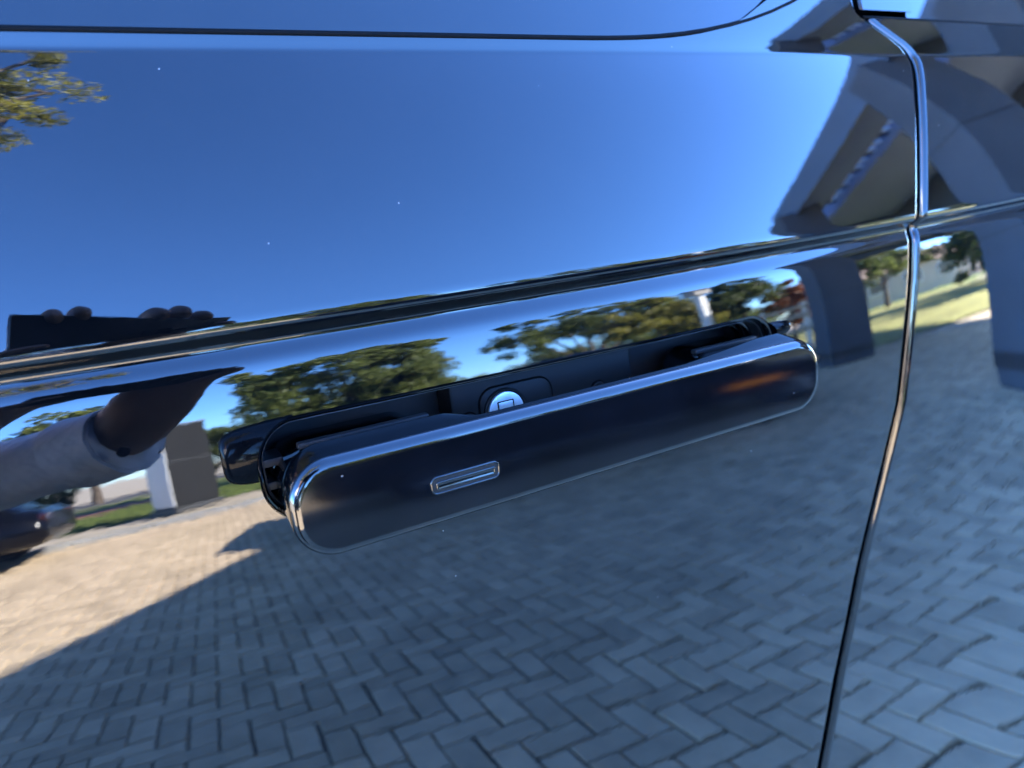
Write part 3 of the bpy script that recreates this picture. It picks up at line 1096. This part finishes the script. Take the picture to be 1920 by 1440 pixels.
tree('evergreen_tree', 'dark evergreen tree mirrored under the canopy beside the second column', AZ(70.5, 27), 6.5, 0.6,
     [(-2, 0, 2.0, 1.7), (0.5, 0, 2.2, 1.8), (-0.8, 0, 4.2, 1.6), (1.6, 0, 4.0, 1.5), (3, 0, 2.2, 1.7)], 9000, 0.16, M_LEAF3, clumps=140)
tree('evergreen_tree', 'dark evergreen tree mirrored at the far right under the canopy', AZ(80, 25), 6.5, 0.6,
     [(-2, 0, 2.0, 1.7), (0.5, 0, 2.2, 1.8), (-0.8, 0, 4.2, 1.6), (1.6, 0, 4.0, 1.5), (3, 0, 2.2, 1.7)], 9000, 0.16, M_LEAF3, clumps=140)
hedges = [(-16, 34, 1.0, 'leftmost'), (4, 30, 1.5, 'behind the grey totem'), (10, 31, 1.7, 'below the left half of the broad tree'), (17, 31, 1.7, 'below the right half of the broad tree'),
          (24, 40, 0.9, 'in the sky gap between two trees'), (31, 33, 1.5, 'below the left half of the open tree'), (37, 33, 1.7, 'below the right half of the open tree'), (46, 34, 1.6, 'behind the white post')]
for az, d, k_, wh in hedges:
    tree('hedge_bush', 'low green hedge bush mirrored on the skyline, ' + wh, AZ(az, d), 2.6 * k_, 0.4,
         [(-2.4, 0, 1.0 * k_, 1.2 * k_), (-0.6, 0.3, 1.5 * k_, 1.0 * k_), (0.8, 0, 1.2 * k_, 1.3 * k_), (2.4, 0, 1.0 * k_, 1.25 * k_)], int(9000 * k_), 0.10, M_LEAF3 if k_ < 1.6 else M_LEAF, 'hedge bushes on the skyline', clumps=110, cat='bush')

# ------------------------------------------------------------------ totem, post, house, fence
M_TOTEM = mat('charcoal_panel', (0.02, 0.0205, 0.021), 0.7, spec=0.1, noise=(1, 0.1))
tt = empty('totem', (-0.62, -12.0, 0), R(-32), True)
tag(tt, 'dark grey upright totem with a white left side, mirrored left of the handle', 'totem')
def lbox(gg, x0, x1, y0, y1, z0, z1, b=0.0):
    c = ((x0 + x1) / 2, (y0 + y1) / 2, (z0 + z1) / 2)
    s_ = (x1 - x0, y1 - y0, z1 - z0)
    gg.bbox(c, s_, b) if b else gg.box(c, s_)
g = G(); lbox(g, -0.40, 0.40, -0.36, 0.36, 0.12, 2.12, 0.015); g.make('cabinet', M_TOTEM, tt)
g = G(); lbox(g, -0.425, -0.401, -0.34, 0.34, 0.16, 2.0, 0.006); g.make('side_panel', M_WHITE, tt)
g = G(); lbox(g, -0.45, 0.45, -0.42, 0.42, 0.0, 0.119, 0.01); g.make('plinth', M_FRAME, tt)
g = G(); lbox(g, -0.42, 0.42, -0.38, 0.38, 2.121, 2.17, 0.01); g.make('cap', M_FASCIA, tt)
g = G(); lbox(g, -0.39, 0.39, 0.361, 0.366, 1.13, 1.15); g.make('joint', M_FRAME, tt)

pz = empty('white_post', AZ(45.2, 15))
tag(pz, 'white wooden post with a box on top, mirrored above the rear end of the handle', 'post')
px, py = pz.location.x, pz.location.y
g = G(); g.bbox((px, py, 1.55), (0.20, 0.20, 3.1), 0.02); g.make('shaft', M_WHITE, pz)
g = G(); g.bbox((px, py, 3.32), (0.52, 0.42, 0.42), 0.02); g.make('box', mat('grey_wood', (0.35, 0.33, 0.30), 0.8), pz)
g = G(); g.add([(px - .36, py - .3, 3.53), (px + .36, py - .3, 3.53), (px + .36, py + .3, 3.53), (px - .36, py + .3, 3.53), (px - .36, py, 3.74), (px + .36, py, 3.74)],
               [(0, 1, 5, 4), (2, 3, 4, 5), (0, 4, 3), (1, 2, 5), (3, 2, 1, 0)]); g.make('lid', M_FASCIA, pz)

fn = empty('rail_fence', AZ(50.0, 17))
tag(fn, 'pale wooden rail fence mirrored in front of the rust-coloured tree', 'fence')
fp = Vector(fn.location)
M_WOOD = mat('pale_wood', (0.45, 0.37, 0.28), 0.8, noise=(5, 0.2))
fd = Vector((math.cos(R(50)), math.sin(R(50)), 0))
frot = Matrix((fd, fd.cross(Vector((0, 0, 1))) * -1, Vector((0, 0, 1)))).transposed()
for k in range(5):
    c = fp + fd * (k - 2) * 1.1
    g = G(); g.bbox(c + Vector((0, 0, 0.75)), (0.14, 0.14, 1.5), 0.02, frot); g.make('post', M_WHITE, fn)
for z in (0.55, 1.0, 1.35):
    g = G(); g.bbox(fp + Vector((0, 0, z)) + Vector((math.sin(R(50)), -math.cos(R(50)), 0)) * -0.09, (4.9, 0.04, 0.13), 0.008, frot); g.make('rail', M_WOOD, fn)

hs = empty('bungalow', AZ(62.5, 46), R(30), True)
tag(hs, 'beige bungalow with a low brown roof mirrored between the columns', 'house')
M_HWALL = mat('beige_wall', (0.50, 0.42, 0.32), 0.9, noise=(1, 0.08))
M_HROOF = mat('brown_tiles', (0.22, 0.15, 0.11), 0.85, noise=(3, 0.2))
g = G(); lbox(g, -7, 7, -4, 4, 0, 2.7); g.make('wall', M_HWALL, hs)
g = G(); g.add([(-7.5, -4.5, 2.71), (7.5, -4.5, 2.71), (7.5, 4.5, 2.71), (-7.5, 4.5, 2.71), (-5, 0, 4.6), (5, 0, 4.6)], [(0, 1, 5, 4), (1, 2, 5), (2, 3, 4, 5), (3, 0, 4), (3, 2, 1, 0)]); g.make('roof', M_HROOF, hs)
for k in range(5):
    x = -5.4 + k * 2.6
    g = G(); lbox(g, x, x + 1.4, 4.001, 4.06, 0.9, 2.1, 0.01); wf = g.make('window', M_WHITE, hs)
    g = G(); lbox(g, x + 0.08, x + 1.32, 4.061, 4.075, 0.98, 2.02); g.make('pane', M_DARKGL, wf)

# ------------------------------------------------------------------ two black parked cars
M_CARB = mat('parked_car_paint', (0.003, 0.003, 0.004), 0.18, spec=0.22, noise=(3, 0.2))
M_TYRE = mat('tyre', (0.015, 0.015, 0.015), 0.8)
M_RIM = mat('alloy', (0.4, 0.4, 0.42), 0.3, metal=1.0)
M_LAMP = mat('lamp_glass', (0.35, 0.36, 0.38), 0.08, coat=1.0)
M_TAIL = mat('red_lamp', (0.03, 0.002, 0.002), 0.15, coat=1.0)
M_CHROME = mat('chrome', (0.7, 0.7, 0.72), 0.12, metal=1.0)
M_AMBER, t_, b_ = new_mat('amber_lamp')
b_.inputs['Base Color'].default_value = (0.6, 0.2, 0.01, 1)
b_.inputs['Emission Color'].default_value = (1.0, 0.36, 0.03, 1)
b_.inputs['Emission Strength'].default_value = 0.26
def parked(loc, rz, label, hscale, amber=True):
    c = empty('parked_car', loc, rz, True)
    tag(c, label, 'car', None)
    c.scale = (1, 1, hscale)
    # body: cross-sections along the length, x forward
    st = [(-2.25, 0.42, 0.78, 0.80), (-2.15, 0.32, 0.95, 0.86), (-1.7, 0.26, 1.02, 0.90), (-0.9, 0.24, 1.00, 0.92), (0.4, 0.24, 0.97, 0.92), (1.2, 0.26, 0.93, 0.90), (1.8, 0.28, 0.84, 0.86), (2.15, 0.32, 0.72, 0.78), (2.28, 0.40, 0.62, 0.66)]
    gg = G()
    lp = []
    for x, z0, z1, wd in st:
        pr = []
        for k in range(24):
            a = 2 * math.pi * k / 24
            cy = abs(math.cos(a)) ** 0.45 * (1 if math.cos(a) >= 0 else -1)
            cz = abs(math.sin(a)) ** 0.5 * (1 if math.sin(a) >= 0 else -1)
            tl = 1 - 0.10 * max(0, cz)
            pr.append((x, wd * cy * tl, (z0 + z1) / 2 + (z1 - z0) / 2 * cz))
        lp.append(pr)
    gg.rings(lp, cap0=True, cap1=True)
    body = sharp(gg.make('body', M_CARB, c), 50)
    gg = G()
    lp = []
    for x, z1, wd in ((-1.95, 0.98, 0.70), (-1.55, 1.28, 0.66), (-0.9, 1.43, 0.64), (-0.1, 1.46, 0.64), (0.45, 1.38, 0.64), (1.05, 1.02, 0.72), (1.25, 0.90, 0.74)):
        lp.append([(x, -wd * 1.12, 0.88), (x, -wd, z1 - 0.07), (x, -wd * 0.86, z1), (x, wd * 0.86, z1), (x, wd, z1 - 0.07), (x, wd * 1.12, 0.88)])
    gg.rings(lp, cap0=True, cap1=True)
    cab = sharp(gg.make('cabin', M_CARB, c), 40)
    for s_ in (-1, 1):
        for x0, x1, x2, x3 in ((-1.6, -0.42, -0.5, -1.35), (-0.34, 0.92, 0.42, -0.40)):
            gg = G()
            gg.add([(x0, s_ * 0.772, 0.99), (x1, s_ * 0.765, 0.99), (x2, s_ * 0.672, 1.32), (x3, s_ * 0.672, 1.32)], [(0, 1, 2, 3) if s_ < 0 else (3, 2, 1, 0)])
            gg.add([(x0, s_ * 0.752, 0.99), (x1, s_ * 0.745, 0.99), (x2, s_ * 0.655, 1.32), (x3, s_ * 0.655, 1.32)], [(3, 2, 1, 0) if s_ < 0 else (0, 1, 2, 3)])
            gg.make('side_window', M_DARKGL, cab)
        for x in (-1.38, 1.42):
            gg = G()
            lp = []
            for rr_, dy in ((0.20, 0), (0.31, 0), (0.335, 0.03), (0.335, 0.19), (0.31, 0.22), (0.20, 0.22)):
                lp.append([(x + rr_ * math.cos(2 * math.pi * k / 28), s_ * (0.93 - dy), 0.335 + rr_ * math.sin(2 * math.pi * k / 28)) for k in range(28)])
            gg.rings(lp)
            wh = sharp(gg.make('wheel', M_TYRE, c), 40)
            gg = G()
            gg.tube([(x, s_ * 0.90, 0.335), (x, s_ * 0.76, 0.335)], [0.07, 0.07], 12)
            for k in range(6):
                a = 2 * math.pi * k / 6
                gg.tube([(x, s_ * 0.9, 0.335), (x + 0.2 * math.cos(a), s_ * 0.9, 0.335 + 0.2 * math.sin(a))], 0.025, 6)
            gg.make('rim', M_RIM, wh)
        gg = G(); gg.bbox((2.14, s_ * 0.56, 0.66), (0.14, 0.30, 0.12), 0.03); gg.make('headlight', M_LAMP, c)
        gg = G(); gg.bbox((-2.20, s_ * 0.60, 0.80), (0.10, 0.32, 0.13), 0.03); gg.make('tail_light', M_TAIL, c)
        gg = G(); gg.bbox((0.85, s_ * 0.98, 0.98), (0.14, 0.16, 0.12), 0.03); gg.make('mirror', M_CARB, c)
        if amber:
          gg = G(); gg.bbox((1.0, s_ * 0.93, 0.60), (0.42, 0.03, 0.05), 0.01); gg.make('marker_lamp', M_AMBER, c)
        gg = G(); gg.bbox((0.1, s_ * 0.905, 0.40), (2.6, 0.02, 0.03), 0.008); gg.make('sill_strip', M_CHROME, c)
    gg = G(); gg.bbox((2.27, 0, 0.50), (0.05, 0.9, 0.16), 0.02); gg.make('grille', M_FRAME, c)
    gg = G(); gg.bbox((2.30, 0, 0.60), (0.02, 0.5, 0.02), 0.008); gg.make('badge_bar', M_CHROME, c)
    gg = G()
    gg.add([(1.27, -0.70, 0.945), (1.27, 0.70, 0.945), (0.52, 0.58, 1.375), (0.52, -0.58, 1.375)], [(0, 1, 2, 3)])
    gg.add([(1.24, -0.70, 0.93), (1.24, 0.70, 0.93), (0.49, 0.58, 1.36), (0.49, -0.58, 1.36)], [(3, 2, 1, 0)])
    gg.make('windscreen', M_DARKGL, cab)
    return c
parked((-4.1, -8.9, 0), R(180), 'black parked car whose tail is mirrored at the left edge below the sleeve', 0.86, False)
parked((3.22, -4.95, 0), R(17), 'black parked car in the shade mirrored in the handle face', 0.88).scale[0] = 1.03

# ------------------------------------------------------------------ the photographer
M_SKIN = mat('skin', (0.34, 0.18, 0.125), 0.5, noise=(30, 0.12), bump=(300, 0.3, 0.0005))
M_SHIRT = mat('pale_blue_shirt', (0.88, 0.86, 0.92), 0.85, noise=(14, 0.1), bump=(9, 0.6, 0.03))
M_TROUS = mat('dark_trousers', (0.012, 0.013, 0.02), 0.9)
M_HAIR = mat('dark_hair', (0.02, 0.014, 0.01), 0.6)
M_SHOE = mat('black_shoe', (0.01, 0.01, 0.01), 0.35)
M_BTN = mat('dark_button', (0.01, 0.01, 0.015), 0.4)
M_PHONE = mat('phone_body', (0.010, 0.011, 0.014), 0.35)
person = empty('person', (-0.72, -0.92, 0))
tag(person, 'person in a pale blue shirt reaching out with a phone, mirrored at the left', 'person')
def skin(name, chain, mat_, parent, sub=2, root=0):
    """chain: list of branches; each a list of (point, radius); branches start at a vertex of an earlier one by key"""
    verts, edges, rad, keys = [], [], [], {}
    for br in chain:
        prev = None
        for item in br:
            if isinstance(item, str):
                prev = keys[item]; continue
            p, r = item[0], item[1]
            verts.append(tuple(p)); rad.append(r)
            i = len(verts) - 1
            if len(item) > 2: keys[item[2]] = i
            if prev is not None: edges.append((prev, i))
            prev = i
    m = bpy.data.meshes.new(name)
    m.from_pydata(verts, edges, [])
    m.update()
    o_ = bpy.data.objects.new(name, m)
    COL.objects.link(o_)
    md = o_.modifiers.new('skin', 'SKIN')
    md.use_smooth_shade = True
    for i, sv in enumerate(m.skin_vertices[0].data):
        rr_ = rad[i]
        sv.radius = rr_ if isinstance(rr_, tuple) else (rr_, rr_)
        sv.use_root = (i == root)
    ss = o_.modifiers.new('sub', 'SUBSURF'); ss.levels = sub; ss.render_levels = sub
    dg = bpy.context.evaluated_depsgraph_get()
    ev = o_.evaluated_get(dg)
    nm = bpy.data.meshes.new_from_object(ev)
    o_.modifiers.clear()
    old = o_.data
    o_.data = nm
    bpy.data.meshes.remove(old)
    nm.materials.clear()
    nm.materials.append(mat_)
    nm.polygons.foreach_set('use_smooth', [True] * len(nm.polygons))
    nm.name = name
    o_.parent = parent
    base = Vector(parent.location)
    o_.location = -base
    return o_
# phone held just behind the viewpoint, screen away from the car
PR, PU, PB = RT, UP, -FW
PC = CAM + PB * 0.0085 - PR * 0.026 + PU * 0.004
ph_rot = Matrix((PR, PU, PB)).transposed()
phone = empty('phone', PC)
tag(phone, 'black smartphone held sideways in the hand, mirrored at the left', 'phone')
def pbox(name, x, y, z, s_, b, m_):
    gg = G()
    gg.bbox(PC + PR * x + PU * y + PB * z, s_, b, ph_rot)
    return sharp(gg.make(name, m_, phone))
pbox('case', 0, 0, 0, (0.162, 0.075, 0.0085), 0.0035, M_PHONE)
pbox('screen', 0, 0, 0.0044, (0.156, 0.069, 0.0006), 0.0002, M_DARKGL)
pbox('camera_bump', 0.028, -0.002, -0.0048, (0.038, 0.038, 0.0014), 0.0006, M_PHONE)
for lx, ly in ((0.022, -0.004), (0.022, 0.012), (0.036, 0.004)):
    gg = G()
    c0 = PC + PR * (lx + 0.004) + PU * ly
    gg.tube([c0 - PB * 0.0050, c0 - PB * 0.0062], [0.0062, 0.0058], 20)
    gg.make('lens', M_DARKGL, phone)

def PP(x, y, z):
    return PC + PR * x + PU * y + PB * z
wr = Vector((-0.078, -0.345, 1.035))
el_ = Vector((-0.42, -0.60, 1.005))
sh = Vector((-0.56, -0.88, 1.40))
wl = Vector((-0.200, -0.345, 1.075))
ell = Vector((-0.62, -0.52, 1.0))
shl = Vector((-0.90, -0.74, 1.40))
pel = Vector((-0.74, -0.92, 0.95))
def fingers(tag_, side, x0):
    """four fingers behind the phone curling over its top edge, thumb under it"""
    out = []
    for k in range(3 if side > 0 else 2):
        x = x0 + side * k * -0.0185
        ln = (0.0, 0.004, 0.002, -0.006)[k]
        out.append([tag_, (PP(x, -0.034, 0.026), 0.0095), (PP(x + 0.002 * side, 0.006, 0.030), 0.0088), (PP(x + 0.004 * side, 0.032 + ln, 0.022), 0.0080), (PP(x + 0.005 * side, 0.041 + ln - (0.004 if side < 0 else 0), 0.002), 0.0074), (PP(x + 0.009 * side, 0.038 + ln - (0.004 if side < 0 else 0), -0.010), 0.0060)])
    return out
body = [[(pel, (0.16, 0.12), 'pel'), ((-0.76, -0.93, 1.15), (0.15, 0.11)), ((-0.745, -0.88, 1.38), (0.13, 0.10), 'chest'), ((-0.735, -0.855, 1.50), (0.055, 0.055)), ((-0.725, -0.83, 1.58), (0.075, 0.085)), ((-0.715, -0.82, 1.68), (0.078, 0.092)), ((-0.715, -0.825, 1.75), (0.05, 0.06))],
        ['chest', (sh, 0.062), ((sh + el_) / 2, 0.05), (el_, 0.042), ((el_ + wr) / 2, 0.042), (wr, 0.036), (PP(0.034, -0.056, 0.012), (0.046, 0.030), 'palm')],
        ['palm', (PP(0.062, -0.036, 0.000), 0.0150), (PP(0.080, -0.008, -0.010), 0.0120), (PP(0.070, 0.018, -0.013), 0.0090)]]
body += fingers('palm', 1, 0.050)
body += [['chest', (shl, 0.062), ((shl + ell) / 2, 0.05), (ell, 0.042), ((ell + wl) / 2, 0.036), (wl, 0.026), (PP(-0.080, -0.045, 0.030), 0.024, 'palm2')],
         ['palm2', (PP(-0.086, -0.020, -0.002), 0.0115), (PP(-0.070, -0.002, -0.014), 0.0095), (PP(-0.058, 0.004, -0.016), 0.0075)]]
body += fingers('palm2', -1, -0.048)
body += [['pel', ((-0.64, -0.93, 0.88), 0.10), ((-0.62, -0.88, 0.50), 0.065), ((-0.62, -0.93, 0.10), 0.042), ((-0.60, -0.80, 0.04), 0.035)],
         ['pel', ((-0.84, -0.93, 0.88), 0.10), ((-0.86, -0.88, 0.50), 0.065), ((-0.86, -0.95, 0.10), 0.042), ((-0.86, -0.82, 0.04), 0.035)]]
skin('body', body, M_SKIN, person)
ce = wr + (el_ - wr) * 0.03
shirt = [[((-0.74, -0.92, 0.98), (0.185, 0.145), 'hem'), ((-0.76, -0.93, 1.15), (0.175, 0.135)), ((-0.745, -0.885, 1.38), (0.155, 0.12), 'c'), ((-0.74, -0.862, 1.455), (0.078, 0.075))],
         ['c', (sh, 0.080), ((sh + el_) / 2, 0.066), (el_, 0.060), (el_ * 0.5 + wr * 0.5, 0.052), (el_ * 0.22 + wr * 0.78, 0.046), (ce, 0.041)],
         ['c', (shl, 0.080), ((shl + ell) / 2, 0.066), (ell, 0.060), ((ell + wl) / 2, 0.052), (ell * 0.2 + wl * 0.8, 0.043)]]
skin('shirt', shirt, M_SHIRT, person)
gg = G()
ad = (wr - el_).normalized()
gg.tube([ce - ad * 0.045, ce - ad * 0.02, ce + ad * 0.004, ce + ad * 0.005, ce - ad * 0.004], [0.048, 0.046, 0.046, 0.042, 0.041], 28, cap=False)
sharp(gg.make('cuff', M_SHIRT, person), 50)
gg = G()
bc = ce - ad * 0.018 + Vector((0.015, 0.038, -0.020))
gg.tube([bc, bc + Vector((0.001, 0.006, -0.001))], [0.0055, 0.005], 16)
gg.make('cuff_button', M_BTN, person)
skin('trousers', [[(pel, (0.175, 0.135), 'p'), ((-0.74, -0.92, 1.02), (0.165, 0.13))], ['p', ((-0.64, -0.93, 0.86), 0.115), ((-0.62, -0.88, 0.50), 0.085), ((-0.62, -0.93, 0.10), 0.075)],
                  ['p', ((-0.84, -0.93, 0.86), 0.115), ((-0.86, -0.88, 0.50), 0.085), ((-0.86, -0.95, 0.10), 0.075)]], M_TROUS, person)
skin('hair', [[((-0.715, -0.845, 1.72), (0.086, 0.088)), ((-0.715, -0.835, 1.775), (0.07, 0.075)), ((-0.715, -0.88, 1.66), (0.07, 0.05))]], M_HAIR, person)
for x, y in ((-0.61, -0.86), (-0.86, -0.88)):
    skin('shoe', [[((x, y - 0.09, 0.045), (0.045, 0.045)), ((x, y, 0.045), (0.046, 0.045)), ((x + 0.01, y + 0.13, 0.035), (0.044, 0.032))]], M_SHOE, person)
